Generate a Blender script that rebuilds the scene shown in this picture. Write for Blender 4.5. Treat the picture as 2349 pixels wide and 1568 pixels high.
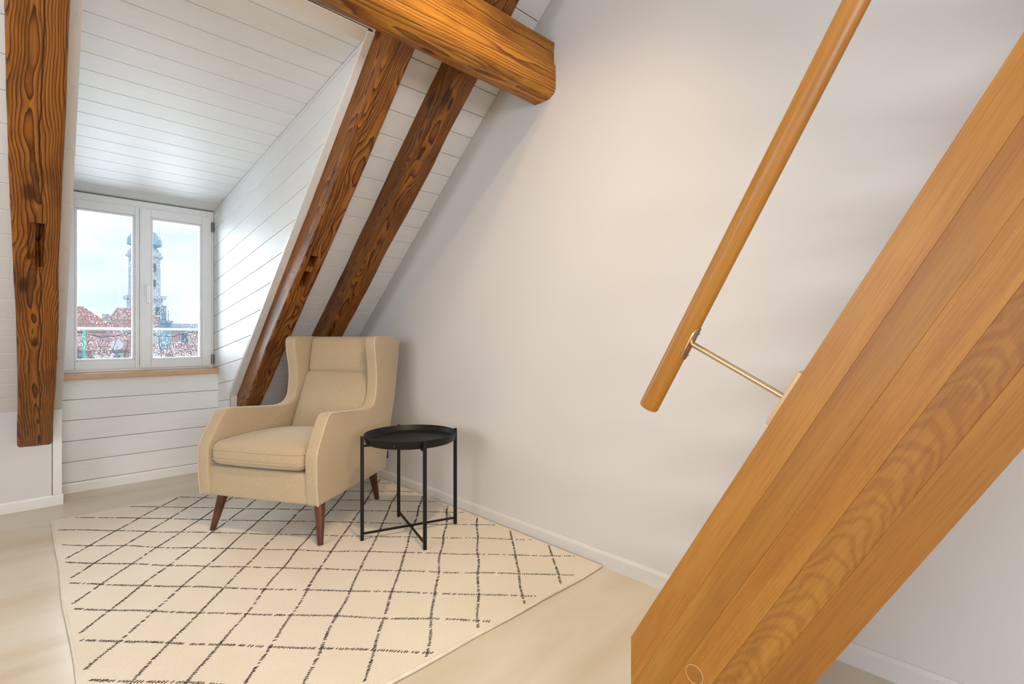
import bpy, bmesh, math, random
from mathutils import Vector, Matrix, noise

# ------------------------------------------------------------------ scene, camera, world, lights
for o in list(bpy.data.objects): bpy.data.objects.remove(o)
scn = bpy.context.scene
col = scn.collection
scn.view_settings.view_transform = 'Standard'
scn.view_settings.look = 'None'
scn.view_settings.gamma = 1.0
scn.view_settings.use_curve_mapping = False
scn.view_settings.exposure = 0.0
scn.cycles.max_bounces = 6; scn.cycles.diffuse_bounces = 4; scn.cycles.glossy_bounces = 3; scn.cycles.transmission_bounces = 4; scn.cycles.transparent_max_bounces = 8
scn.cycles.caustics_reflective = False; scn.cycles.caustics_refractive = False

cam_d = bpy.data.cameras.new('camera')
cam = bpy.data.objects.new('camera', cam_d); col.objects.link(cam)
cam.location = (0, 0, 1.0)
cam.rotation_euler = (math.radians(90), 0, math.radians(45.628 - 90))
cam_d.sensor_width = 36.0
cam_d.lens = 1150.0 / 2349.0 * 36.0
cam_d.shift_y = -14.0 / 2349.0
cam_d.clip_start = 0.05; cam_d.clip_end = 600
scn.camera = cam

def new_world():
    w = bpy.data.worlds.new('overcast_sky'); scn.world = w; w.use_nodes = True
    nt = w.node_tree; nt.nodes.clear()
    out = nt.nodes.new('ShaderNodeOutputWorld'); bg = nt.nodes.new('ShaderNodeBackground')
    tc = nt.nodes.new('ShaderNodeTexCoord'); mp = nt.nodes.new('ShaderNodeMapping')
    mp.inputs['Scale'].default_value = (2.2, 2.2, 5.0)
    nz = nt.nodes.new('ShaderNodeTexNoise'); nz.inputs['Scale'].default_value = 1.6
    nz.inputs['Detail'].default_value = 3
    rp = nt.nodes.new('ShaderNodeValToRGB')
    rp.color_ramp.elements[0].position = .40; rp.color_ramp.elements[0].color = (.62, .78, .94, 1)
    rp.color_ramp.elements[1].position = .62; rp.color_ramp.elements[1].color = (.97, .985, 1, 1)
    nt.links.new(tc.outputs['Generated'], mp.inputs['Vector'])
    nt.links.new(mp.outputs[0], nz.inputs['Vector'])
    nt.links.new(nz.outputs['Fac'], rp.inputs['Fac'])
    nt.links.new(rp.outputs['Color'], bg.inputs['Color'])
    bg.inputs['Strength'].default_value = 1.28
    nt.links.new(bg.outputs[0], out.inputs['Surface'])
new_world()

def area(name, loc, target, sx, sy, power, color):
    d = bpy.data.lights.new(name, 'AREA'); d.shape = 'RECTANGLE'; d.size = sx; d.size_y = sy
    d.energy = power; d.color = color
    o = bpy.data.objects.new(name, d); col.objects.link(o); o.location = loc
    o.rotation_euler = (Vector(target) - Vector(loc)).to_track_quat('-Z', 'Y').to_euler()
    return o
def point(name, loc, power, color, r):
    d = bpy.data.lights.new(name, 'POINT'); d.energy = power; d.color = color; d.shadow_soft_size = r
    o = bpy.data.objects.new(name, d); col.objects.link(o); o.location = loc
    return o
# daylight entering by the dormer window and by a window behind the camera, plus fill from the left
area('dormer_daylight', (.610, 4.54, 1.36), (.610, 3.4, 1.15), .80, 1.10, 30, (.82, .91, 1.0))
area('back_window_daylight', (-.6, -3.42, 1.35), (-.6, 0, 1.35), 1.9, 1.2, 108, (.94, .965, 1.0))
area('left_fill_light', (-2.56, 1.0, 1.45), (0, 1.0, 1.35), 1.7, 1.2, 36, (.93, .96, 1.0))  # added fill in an unseen opening, placed to light the right wall evenly
# warm downlights under the ridge
def spot(name, loc, target, power, color, cone, blend, r):
    d = bpy.data.lights.new(name, 'SPOT'); d.energy = power; d.color = color; d.spot_size = math.radians(cone); d.spot_blend = blend; d.shadow_soft_size = r
    o = bpy.data.objects.new(name, d); col.objects.link(o); o.location = loc
    o.rotation_euler = (Vector(target) - Vector(loc)).to_track_quat('-Z', 'Y').to_euler()
spot('ridge_downlight', (.55, .75, 3.15), (.75, 1.7, 0), 66, (1.0, .78, .52), 110, 1.0, .10)
spot('chair_downlight', (.90, .35, 3.05), (1.15, 2.15, .1), 112, (1.0, .72, .42), 80, 1.0, .05)

# ------------------------------------------------------------------ helpers
def tag(o, label=None, cat=None, group=None, kind=None):
    if label: o['label'] = label
    if cat: o['category'] = cat
    if group: o['group'] = group
    if kind: o['kind'] = kind
    return o
def empty(name, loc, rz=0.0):
    o = bpy.data.objects.new(name, None); col.objects.link(o)
    o.location = loc; o.rotation_euler = (0, 0, rz); o.empty_display_size = .05
    return o

class MB:
    def __init__(s): s.v = []; s.f = []
    def add(s, vs, fs):
        b = len(s.v); s.v += [tuple(p) for p in vs]; s.f += [tuple(i + b for i in q) for q in fs]; return s
    def box(s, lo, hi):
        x0, y0, z0 = lo; x1, y1, z1 = hi
        return s.add([(x0,y0,z0),(x1,y0,z0),(x1,y1,z0),(x0,y1,z0),(x0,y0,z1),(x1,y0,z1),(x1,y1,z1),(x0,y1,z1)],
                     [(0,3,2,1),(4,5,6,7),(0,1,5,4),(1,2,6,5),(2,3,7,6),(3,0,4,7)])
    def prism(s, poly, off):
        n = len(poly); off = Vector(off)
        a = [Vector(p) for p in poly]; b = [p + off for p in a]
        return s.add(a + b, [tuple(range(n))[::-1], tuple(range(n, 2*n))] + [(i, (i+1) % n, (i+1) % n + n, i + n) for i in range(n)])
    def cyl(s, p0, p1, r0, r1=None, n=16, cap=True):
        r1 = r0 if r1 is None else r1
        p0 = Vector(p0); p1 = Vector(p1); d = (p1 - p0).normalized()
        a = d.orthogonal().normalized(); b = d.cross(a)
        vs = [p0 + (a*math.cos(t) + b*math.sin(t))*r0 for t in [2*math.pi*i/n for i in range(n)]]
        vs += [p1 + (a*math.cos(t) + b*math.sin(t))*r1 for t in [2*math.pi*i/n for i in range(n)]]
        fs = [(i, (i+1) % n, (i+1) % n + n, i + n) for i in range(n)]
        if cap: fs += [tuple(range(n))[::-1], tuple(range(n, 2*n))]
        return s.add(vs, fs)
    def bar(s, p0, p1, w, h, up=(0,0,1)):
        p0 = Vector(p0); p1 = Vector(p1); d = (p1-p0).normalized(); up = Vector(up)
        a = d.cross(up).normalized(); b = a.cross(d).normalized()
        vs = [q + a*sx*w/2 + b*sy*h/2 for q in (p0, p1) for sx, sy in ((-1,-1),(1,-1),(1,1),(-1,1))]
        return s.add(vs, [(3,2,1,0),(4,5,6,7)] + [(i,(i+1)%4,(i+1)%4+4,i+4) for i in range(4)])
    def tube(s, path, r, n=8, closed=False):
        P = [Vector(p) for p in path]; m = len(P); rings = []
        prev = None
        for i, p in enumerate(P):
            q0 = P[i-1] if (i > 0 or closed) else P[i]; q1 = P[(i+1) % m] if (i < m-1 or closed) else P[i]
            d = (q1 - q0).normalized()
            a = d.orthogonal().normalized() if prev is None else (prev - d*prev.dot(d)).normalized()
            prev = a; b = d.cross(a)
            rings.append([p + (a*math.cos(t) + b*math.sin(t))*r for t in [2*math.pi*k/n for k in range(n)]])
        vs = [q for ring in rings for q in ring]
        fs = []
        for i in range(m if closed else m-1):
            j = (i+1) % m
            fs += [(i*n+k, i*n+(k+1)%n, j*n+(k+1)%n, j*n+k) for k in range(n)]
        if not closed: fs += [tuple(range(n))[::-1], tuple(range((m-1)*n, m*n))]
        return s.add(vs, fs)
    def lathe(s, prof, n=32, c=(0,0,0), cap=False):
        cx, cy, cz = c; m = len(prof)
        vs = [(cx + r*math.cos(2*math.pi*k/n), cy + r*math.sin(2*math.pi*k/n), cz + z) for r, z in prof for k in range(n)]
        fs = [(i*n+k, i*n+(k+1)%n, (i+1)*n+(k+1)%n, (i+1)*n+k) for i in range(m-1) for k in range(n)]
        if cap: fs += [tuple(range(n))[::-1], tuple(range((m-1)*n, m*n))]
        return s.add(vs, fs)
    def build(s, name, mat, parent=None, smooth=False, bevel=0, seg=2, angle=30, matrix=None, weld=False):
        me = bpy.data.meshes.new(name); me.from_pydata(s.v, [], s.f)
        bm = bmesh.new(); bm.from_mesh(me)
        if weld: bmesh.ops.remove_doubles(bm, verts=bm.verts, dist=1e-5)
        bmesh.ops.recalc_face_normals(bm, faces=bm.faces)
        if bevel:
            ed = [e for e in bm.edges if len(e.link_faces) == 2 and e.calc_face_angle(0) > math.radians(angle)]
            bmesh.ops.bevel(bm, geom=ed, offset=bevel, segments=seg, affect='EDGES', profile=.5, clamp_overlap=True)
        bm.to_mesh(me); bm.free()
        if smooth:
            for p in me.polygons: p.use_smooth = True
            try: me.set_sharp_from_angle(angle=math.radians(45))
            except Exception: pass
        me.materials.append(mat)
        o = bpy.data.objects.new(name, me); col.objects.link(o)
        if parent: o.parent = parent
        if matrix is not None: o.matrix_local = matrix
        return o

def copy_mesh(o, name, parent, matrix):
    c = bpy.data.objects.new(name, o.data); col.objects.link(c); c.parent = parent; c.matrix_local = matrix
    return c

def catmull(pts, k=5):
    out = []; P = [Vector(p) for p in pts]
    for i in range(len(P)-1):
        a = P[max(i-1, 0)]; b = P[i]; c = P[i+1]; d = P[min(i+2, len(P)-1)]
        for j in range(k):
            t = j/k
            out.append(.5*((2*b) + (c-a)*t + (2*a-5*b+4*c-d)*t*t + (3*b-a-3*c+d)*t**3))
    out.append(P[-1]); return out

def rounded_box(hx, hy, hz, r, fn=None, inner=5):
    """verts/faces of a rounded box centred at the origin"""
    def ticks(h):
        rr = min(r, h*.98)
        e = [-h, -h+.25*rr, -h+.55*rr, -h+rr]
        mid = [(-h+rr) + (2*(h-rr))*i/inner for i in range(1, inner)]
        return e + mid + [-t for t in e[::-1]]
    tx, ty, tz = ticks(hx), ticks(hy), ticks(hz)
    mb = MB()
    def face(A, B, f):
        n, m = len(A), len(B)
        mb.add([f(a, b) for a in A for b in B], [(i*m+j, i*m+j+1, (i+1)*m+j+1, (i+1)*m+j) for i in range(n-1) for j in range(m-1)])
    for sg in (-1, 1):
        face(tx, ty, lambda a, b: (a, b, sg*hz)); face(tx, tz, lambda a, b: (a, sg*hy, b)); face(ty, tz, lambda a, b: (sg*hx, a, b))
    vs = []
    for x, y, z in mb.v:
        c = Vector((max(-hx+r, min(hx-r, x)) if hx > r else 0, max(-hy+r, min(hy-r, y)) if hy > r else 0, max(-hz+r, min(hz-r, z)) if hz > r else 0))
        d = Vector((x, y, z)) - c
        p = c + d.normalized()*r if d.length > 1e-9 else c
        if fn: p = Vector(fn(p))
        vs.append(tuple(p))
    mb.v = vs
    return mb

# ------------------------------------------------------------------ materials
def mat_base(name):
    m = bpy.data.materials.new(name); m.use_nodes = True
    nt = m.node_tree; b = nt.nodes['Principled BSDF']
    return m, nt, b
def N(nt, t, **kw):
    n = nt.nodes.new(t)
    for k, v in kw.items():
        if k in n.inputs: n.inputs[k].default_value = v
        else: setattr(n, k, v)
    return n
def L(nt, a, b): nt.links.new(a, b)
def ramp(nt, stops):
    r = nt.nodes.new('ShaderNodeValToRGB'); e = r.color_ramp.elements
    e[0].position = stops[0][0]; e[1].position = max(stops[-1][0], stops[0][0] + 1e-4)
    for p, c in stops[1:-1]: e.new(p)
    for i, (p, c) in enumerate(stops): e[i].color = (*c, 1)
    return r
def bump(nt, b, src, strength, dist):
    n = N(nt, 'ShaderNodeBump'); n.inputs['Strength'].default_value = strength; n.inputs['Distance'].default_value = dist
    L(nt, src, n.inputs['Height']); L(nt, n.outputs[0], b.inputs['Normal'])
    return n
def mix(nt, fac, a, b, blend='MIX'):
    n = nt.nodes.new('ShaderNodeMix'); n.data_type = 'RGBA'; n.blend_type = blend
    for s, x in ((0, fac), (6, a), (7, b)):
        if isinstance(x, (int, float)): n.inputs[s].default_value = x
        elif isinstance(x, tuple): n.inputs[s].default_value = (*x, 1)
        else: L(nt, x, n.inputs[s])
    return n.outputs[2]
def math_(nt, op, a, b=None, clamp=False):
    n = nt.nodes.new('ShaderNodeMath'); n.operation = op; n.use_clamp = clamp
    for i, x in enumerate((a, b)):
        if x is None: continue
        if isinstance(x, (int, float)): n.inputs[i].default_value = x
        else: L(nt, x, n.inputs[i])
    return n.outputs[0]

def plain(name, c, rough=.5, metal=0.0, var=.04, scale=8, bmp=0):
    m, nt, b = mat_base(name)
    tc = N(nt, 'ShaderNodeTexCoord'); nz = N(nt, 'ShaderNodeTexNoise', Scale=scale, Detail=2.0)
    L(nt, tc.outputs['Object'], nz.inputs['Vector'])
    lo = tuple(max(0, x*(1-var)) for x in c); hi = tuple(min(1, x*(1+var)) for x in c)
    r = ramp(nt, [(.3, lo), (.7, hi)]); L(nt, nz.outputs['Fac'], r.inputs['Fac']); L(nt, r.outputs['Color'], b.inputs['Base Color'])
    b.inputs['Roughness'].default_value = rough; b.inputs['Metallic'].default_value = metal
    if bmp: bump(nt, b, nz.outputs['Fac'], bmp, .002)
    return m

def painted_plank(name, axis_scale):
    """white glazed softwood: faint grain along the board, a knot here and there"""
    m, nt, b = mat_base(name)
    tc = N(nt, 'ShaderNodeTexCoord'); mp = N(nt, 'ShaderNodeMapping'); mp.inputs['Scale'].default_value = axis_scale
    oi = N(nt, 'ShaderNodeObjectInfo')
    va = N(nt, 'ShaderNodeVectorMath', operation='ADD'); L(nt, tc.outputs['Object'], va.inputs[0])
    sc = N(nt, 'ShaderNodeVectorMath', operation='SCALE'); sc.inputs[0].default_value = (7.3, 3.1, 5.7); L(nt, oi.outputs['Random'], sc.inputs['Scale'])
    L(nt, sc.outputs[0], va.inputs[1]); L(nt, va.outputs[0], mp.inputs['Vector'])
    n1 = N(nt, 'ShaderNodeTexNoise', Scale=3.0, Detail=5.0, Roughness=.6); L(nt, mp.outputs[0], n1.inputs['Vector'])
    r = ramp(nt, [(.30, (.80, .795, .78)), (.55, (.825, .822, .81)), (.8, (.835, .835, .825))]); L(nt, n1.outputs['Fac'], r.inputs['Fac'])
    vo = N(nt, 'ShaderNodeTexVoronoi', Scale=2.3); L(nt, va.outputs[0], vo.inputs['Vector'])
    kn = ramp(nt, [(.0, (1, 1, 1)), (.035, (.6, .6, .6)), (.07, (0, 0, 0))]); L(nt, vo.outputs['Distance'], kn.inputs['Fac'])
    f = math_(nt, 'MULTIPLY', kn.outputs['Color'], .22)
    c = mix(nt, f, r.outputs['Color'], (.60, .57, .52))
    hs = N(nt, 'ShaderNodeHueSaturation'); L(nt, c, hs.inputs['Color'])
    vv = math_(nt, 'ADD', math_(nt, 'MULTIPLY', oi.outputs['Random'], .025), .985); L(nt, vv, hs.inputs['Value'])
    L(nt, hs.outputs[0], b.inputs['Base Color'])
    b.inputs['Roughness'].default_value = .50
    b.inputs['Specular IOR Level'].default_value = .4
    bump(nt, b, n1.outputs['Fac'], .06, .002)
    return m

def old_wood(name, pith=(0.0, -.03), period=.013, crack=None, crack_axis=1, tone=1.0, warp=.05, seed=0.0, stretch=.35, contrast=1.0,
             dark=(.042, .012, .003), mid=(.24, .070, .009), light=(.48, .175, .022)):
    """weathered oiled spruce: growth rings around a wandering pith along local X"""
    m, nt, b = mat_base(name)
    tc = N(nt, 'ShaderNodeTexCoord')
    ad = N(nt, 'ShaderNodeVectorMath', operation='ADD'); ad.inputs[1].default_value = (seed, -pith[0], -pith[1])
    L(nt, tc.outputs['Object'], ad.inputs[0])
    m1 = N(nt, 'ShaderNodeMapping'); m1.inputs['Scale'].default_value = (1.7*stretch/.35, 5.0, 5.0); L(nt, ad.outputs[0], m1.inputs['Vector'])
    w1 = N(nt, 'ShaderNodeTexNoise', Scale=1.0, Detail=2.0); L(nt, m1.outputs[0], w1.inputs['Vector'])
    s1 = N(nt, 'ShaderNodeVectorMath', operation='SUBTRACT'); s1.inputs[1].default_value = (.5, .5, .5); L(nt, w1.outputs['Color'], s1.inputs[0])
    k1 = N(nt, 'ShaderNodeVectorMath', operation='SCALE'); k1.inputs['Scale'].default_value = warp*2; L(nt, s1.outputs[0], k1.inputs[0])
    a1 = N(nt, 'ShaderNodeVectorMath', operation='ADD'); L(nt, ad.outputs[0], a1.inputs[0]); L(nt, k1.outputs[0], a1.inputs[1])
    m2 = N(nt, 'ShaderNodeMapping'); m2.inputs['Scale'].default_value = (stretch, 1, 1); L(nt, a1.outputs[0], m2.inputs['Vector'])
    wv = N(nt, 'ShaderNodeTexWave', wave_type='RINGS', rings_direction='X', wave_profile='SAW')
    wv.inputs['Scale'].default_value = .314/period
    wv.inputs['Distortion'].default_value = 3.2; wv.inputs['Detail'].default_value = 3.0; wv.inputs['Detail Scale'].default_value = .55
    L(nt, m2.outputs[0], wv.inputs['Vector'])
    d = tuple(x*tone for x in dark); mi = tuple(x*tone for x in mid); li = tuple(min(1, x*tone) for x in light)
    r = ramp(nt, [(.0, li), (.45, tuple((x*.55+y*.45) for x, y in zip(li, mi))), (.72, mi), (.90, tuple(x*contrast+y*(1-contrast) for x, y in zip(d, mi))), (1.0, li)])
    L(nt, wv.outputs['Fac'], r.inputs['Fac'])
    # fine fibres
    m3 = N(nt, 'ShaderNodeMapping'); m3.inputs['Scale'].default_value = (4, 160, 160); L(nt, a1.outputs[0], m3.inputs['Vector'])
    n3 = N(nt, 'ShaderNodeTexNoise', Scale=1.0, Detail=3.0); L(nt, m3.outputs[0], n3.inputs['Vector'])
    r3 = ramp(nt, [(.30, (.55, .50, .45)), (.60, (1, 1, 1))]); L(nt, n3.outputs['Fac'], r3.inputs['Fac'])
    c = mix(nt, .75, r.outputs['Color'], r3.outputs['Color'], 'MULTIPLY')
    # broad patches of darker, sooty wood and paler abraded wood
    m4 = N(nt, 'ShaderNodeMapping'); m4.inputs['Scale'].default_value = (2.2, 9, 9); L(nt, ad.outputs[0], m4.inputs['Vector'])
    n4 = N(nt, 'ShaderNodeTexNoise', Scale=1.0, Detail=4.0, Roughness=.65); L(nt, m4.outputs[0], n4.inputs['Vector'])
    r4 = ramp(nt, [(.30, (.34, .28, .24)), (.52, (1, 1, 1)), (.75, (1.0, 1.0, 1.0))]); L(nt, n4.outputs['Fac'], r4.inputs['Fac'])
    c = mix(nt, .85, c, r4.outputs['Color'], 'MULTIPLY')
    # knots
    m5 = N(nt, 'ShaderNodeMapping'); m5.inputs['Scale'].default_value = (2.6, 6.0, 6.0); L(nt, a1.outputs[0], m5.inputs['Vector'])
    v5 = N(nt, 'ShaderNodeTexVoronoi', Scale=1.0); L(nt, m5.outputs[0], v5.inputs['Vector'])
    r5 = ramp(nt, [(.0, (1, 1, 1)), (.085, (.85, .85, .85)), (.15, (0, 0, 0))]); L(nt, v5.outputs['Distance'], r5.inputs['Fac'])
    c = mix(nt, math_(nt, 'MULTIPLY', r5.outputs['Color'], .85), c, tuple(x*.5 for x in d))
    height = wv.outputs['Fac']
    if crack is not None:
        sp = N(nt, 'ShaderNodeSeparateXYZ'); L(nt, tc.outputs['Object'], sp.inputs[0])
        m6 = N(nt, 'ShaderNodeMapping'); m6.inputs['Scale'].default_value = (3, 3, 3); L(nt, ad.outputs[0], m6.inputs['Vector'])
        cx = N(nt, 'ShaderNodeCombineXYZ'); L(nt, sp.outputs[0], cx.inputs[0]); cx.inputs[1].default_value = seed
        n6 = N(nt, 'ShaderNodeTexNoise', Scale=3.0, Detail=5.0); L(nt, cx.outputs[0], n6.inputs['Vector'])
        off = math_(nt, 'MULTIPLY', math_(nt, 'SUBTRACT', n6.outputs['Fac'], .5), .05)
        dd = math_(nt, 'ABSOLUTE', math_(nt, 'SUBTRACT', math_(nt, 'SUBTRACT', sp.outputs[crack_axis], crack), off))
        f = math_(nt, 'SUBTRACT', 1.0, math_(nt, 'DIVIDE', dd, .0032), True)
        c = mix(nt, f, c, (.006, .002, .001))
        height = math_(nt, 'SUBTRACT', height, math_(nt, 'MULTIPLY', f, 6.0))
    L(nt, c, b.inputs['Base Color'])
    b.inputs['Roughness'].default_value = .48
    b.inputs['Specular IOR Level'].default_value = .35
    bump(nt, b, height, .35, .0025)
    return m

def oak(name, tone=1.0, figure=.0, seed=0.0):
    """oiled oak, grain along local X, optional cathedral figure"""
    m, nt, b = mat_base(name)
    tc = N(nt, 'ShaderNodeTexCoord')
    ad = N(nt, 'ShaderNodeVectorMath', operation='ADD'); ad.inputs[1].default_value = (seed*1.7, seed*.37, seed*.11); L(nt, tc.outputs['Object'], ad.inputs[0])
    m1 = N(nt, 'ShaderNodeMapping'); m1.inputs['Scale'].default_value = (1.2, 14, 14); L(nt, ad.outputs[0], m1.inputs['Vector'])
    n1 = N(nt, 'ShaderNodeTexNoise', Scale=1.0, Detail=5.0, Roughness=.6, Distortion=.6); L(nt, m1.outputs[0], n1.inputs['Vector'])
    a = (.42*tone, .172*tone, .023*tone); z = (.52*tone, .238*tone, .041*tone); lo = (.335*tone, .122*tone, .014*tone)
    r = ramp(nt, [(.28, lo), (.5, a), (.74, z)]); L(nt, n1.outputs['Fac'], r.inputs['Fac'])
    m2 = N(nt, 'ShaderNodeMapping'); m2.inputs['Scale'].default_value = (9, 420, 420); L(nt, ad.outputs[0], m2.inputs['Vector'])
    n2 = N(nt, 'ShaderNodeTexNoise', Scale=1.0, Detail=2.0); L(nt, m2.outputs[0], n2.inputs['Vector'])
    r2 = ramp(nt, [(.32, (.78, .74, .70)), (.55, (1, 1, 1))]); L(nt, n2.outputs['Fac'], r2.inputs['Fac'])
    c = mix(nt, .7, r.outputs['Color'], r2.outputs['Color'], 'MULTIPLY')
    if figure:
        wp = N(nt, 'ShaderNodeTexNoise', Scale=16.0, Detail=3.0); L(nt, ad.outputs[0], wp.inputs['Vector'])
        sp = N(nt, 'ShaderNodeSeparateXYZ'); L(nt, tc.outputs['Object'], sp.inputs[0])
        big = N(nt, 'ShaderNodeTexNoise', Scale=2.2, Detail=1.0); L(nt, ad.outputs[0], big.inputs['Vector'])
        yy = math_(nt, 'ADD', sp.outputs[1], math_(nt, 'MULTIPLY', math_(nt, 'SUBTRACT', big.outputs['Fac'], .5), .06))
        par = math_(nt, 'MULTIPLY', math_(nt, 'MULTIPLY', yy, yy), 9000.0)
        ph = math_(nt, 'ADD', math_(nt, 'ADD', math_(nt, 'MULTIPLY', sp.outputs[0], 150.0), par), math_(nt, 'MULTIPLY', wp.outputs['Fac'], 22.0))
        sn_ = math_(nt, 'ADD', math_(nt, 'MULTIPLY', math_(nt, 'SINE', ph), .5), .5)
        class _W: pass
        wv = _W(); wv.outputs = {'Fac': sn_}
        r3 = ramp(nt, [(.05, (.80, .75, .70)), (.75, (1, 1, 1))]); L(nt, wv.outputs['Fac'], r3.inputs['Fac'])
        c = mix(nt, figure, c, r3.outputs['Color'], 'MULTIPLY')
    L(nt, c, b.inputs['Base Color']); b.inputs['Roughness'].default_value = .42
    bump(nt, b, n2.outputs['Fac'], .08, .001)
    return m

def linen(name):
    m, nt, b = mat_base(name)
    tc = N(nt, 'ShaderNodeTexCoord')
    cs = []
    for sc_ in ((900, 160, 900), (160, 900, 160)):
        mp = N(nt, 'ShaderNodeMapping'); mp.inputs['Scale'].default_value = sc_; L(nt, tc.outputs['Object'], mp.inputs['Vector'])
        nz = N(nt, 'ShaderNodeTexNoise', Scale=.6, Detail=2.0); L(nt, mp.outputs[0], nz.inputs['Vector']); cs.append(nz.outputs['Fac'])
    s = math_(nt, 'MULTIPLY', math_(nt, 'ADD', cs[0], cs[1]), .5)
    r = ramp(nt, [(.30, (.445, .335, .21)), (.5, (.49, .372, .240)), (.70, (.53, .41, .272))]); L(nt, s, r.inputs['Fac'])
    L(nt, r.outputs['Color'], b.inputs['Base Color'])
    b.inputs['Roughness'].default_value = .9; b.inputs['Sheen Weight'].default_value = .25; b.inputs['Sheen Roughness'].default_value = .5
    bump(nt, b, s, .3, .001)
    return m

def floor_mat(name):
    m, nt, b = mat_base(name)
    tc = N(nt, 'ShaderNodeTexCoord')
    mp = N(nt, 'ShaderNodeMapping'); mp.inputs['Rotation'].default_value = (0, 0, math.radians(38)); mp.inputs['Scale'].default_value = (.42, 2.3, 1)
    L(nt, tc.outputs['Object'], mp.inputs['Vector'])
    n1 = N(nt, 'ShaderNodeTexNoise', Scale=1.5, Detail=5.0, Roughness=.55, Distortion=.6); L(nt, mp.outputs[0], n1.inputs['Vector'])
    r = ramp(nt, [(.28, (.53, .43, .285)), (.45, (.635, .55, .415)), (.60, (.695, .63, .515)), (.80, (.61, .52, .375))]); L(nt, n1.outputs['Fac'], r.inputs['Fac'])
    L(nt, r.outputs['Color'], b.inputs['Base Color'])
    n2 = N(nt, 'ShaderNodeTexNoise', Scale=2.0, Detail=1.0); L(nt, tc.outputs['Object'], n2.inputs['Vector'])
    rr = ramp(nt, [(.0, (.24, .24, .24)), (1.0, (.40, .40, .40))]); L(nt, n2.outputs['Fac'], rr.inputs['Fac']); L(nt, rr.outputs['Color'], b.inputs['Roughness'])
    b.inputs['Specular IOR Level'].default_value = .5
    return m

def rug_mat(name):
    m, nt, b = mat_base(name)
    tc = N(nt, 'ShaderNodeTexCoord')
    n1 = N(nt, 'ShaderNodeTexNoise', Scale=260.0, Detail=2.0); L(nt, tc.outputs['Object'], n1.inputs['Vector'])
    n2 = N(nt, 'ShaderNodeTexNoise', Scale=3.0, Detail=3.0); L(nt, tc.outputs['Object'], n2.inputs['Vector'])
    r2 = ramp(nt, [(.3, (.77, .68, .545)), (.7, (.83, .75, .625))]); L(nt, n2.outputs['Fac'], r2.inputs['Fac'])
    r1 = ramp(nt, [(.3, (.86, .84, .82)), (.6, (1, 1, 1))]); L(nt, n1.outputs['Fac'], r1.inputs['Fac'])
    L(nt, mix(nt, .6, r2.outputs['Color'], r1.outputs['Color'], 'MULTIPLY'), b.inputs['Base Color'])
    b.inputs['Roughness'].default_value = .95; b.inputs['Sheen Weight'].default_value = .3
    bump(nt, b, n1.outputs['Fac'], .5, .003)
    return m

def roof_tiles(name, c):
    m, nt, b = mat_base(name)
    tc = N(nt, 'ShaderNodeTexCoord')
    br = N(nt, 'ShaderNodeTexBrick', Scale=1.0); br.inputs['Brick Width'].default_value = .3; br.inputs['Row Height'].default_value = .25
    br.inputs['Color1'].default_value = (*c, 1); br.inputs['Color2'].default_value = (*[x*.8 for x in c], 1); br.inputs['Mortar'].default_value = (*[x*.6 for x in c], 1)
    mp = N(nt, 'ShaderNodeMapping'); mp.inputs['Rotation'].default_value = (math.radians(90), 0, 0)
    L(nt, tc.outputs['Object'], mp.inputs['Vector']); L(nt, mp.outputs[0], br.inputs['Vector'])
    L(nt, br.outputs['Color'], b.inputs['Base Color']); b.inputs['Roughness'].default_value = .8
    return m

def glass_mat(name):
    m, nt, b = mat_base(name)
    nt.nodes.remove(b); out = nt.nodes['Material Output']
    tr = N(nt, 'ShaderNodeBsdfTransparent'); tr.inputs[0].default_value = (.96, .985, .99, 1)
    gl = N(nt, 'ShaderNodeBsdfGlossy'); gl.inputs['Roughness'].default_value = .02
    fr = N(nt, 'ShaderNodeFresnel'); fr.inputs['IOR'].default_value = 1.4
    mx = N(nt, 'ShaderNodeMixShader'); L(nt, fr.outputs[0], mx.inputs[0]); L(nt, tr.outputs[0], mx.inputs[1]); L(nt, gl.outputs[0], mx.inputs[2])
    L(nt, mx.outputs[0], out.inputs['Surface'])
    return m
def drop_mat(name):
    m, nt, b = mat_base(name)
    nt.nodes.remove(b); out = nt.nodes['Material Output']
    tr = N(nt, 'ShaderNodeBsdfTransparent'); tr.inputs[0].default_value = (.80, .88, .93, 1)
    gl = N(nt, 'ShaderNodeBsdfGlass'); gl.inputs['Roughness'].default_value = .05; gl.inputs['IOR'].default_value = 1.33
    mx = N(nt, 'ShaderNodeMixShader'); mx.inputs[0].default_value = .35; L(nt, tr.outputs[0], mx.inputs[1]); L(nt, gl.outputs[0], mx.inputs[2])
    L(nt, mx.outputs[0], out.inputs['Surface'])
    return m

M = {}
M['plaster'] = plain('white_plaster', (.715, .708, .70), .7, var=.012, scale=2.0)
M['white'] = plain('white_lacquer', (.82, .815, .80), .38, var=.015, scale=3)
M['base'] = plain('white_skirting', (.74, .735, .72), .4, var=.01)
M['window'] = plain('window_white', (.84, .84, .84), .3, var=.01)
M['backing'] = plain('gap_shade_backing', (.30, .29, .27), .9, var=.05)  # dark grey puts the shade of the board gaps into the backing's colour
M['plank_x'] = painted_plank('white_glazed_board', (1.0, 9.0, 9.0))
M['plank_y'] = painted_plank('white_glazed_cheek_board', (9.0, 1.0, 9.0))
M['floor'] = floor_mat('sealed_beige_floor')
M['rug'] = rug_mat('cream_wool_pile')
M['rug_edge'] = plain('cream_binding', (.74, .68, .58), .9, var=.05, scale=40)
M['tuft'] = plain('charcoal_wool', (.060, .055, .055), .95, var=.3, scale=30)
M['linen'] = linen('beige_linen')
M['pipe'] = plain('beige_piping', (.58, .46, .32), .85, var=.05, scale=200)
M['leg'] = plain('walnut_stain', (.095, .026, .012), .35, var=.35, scale=14)
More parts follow.
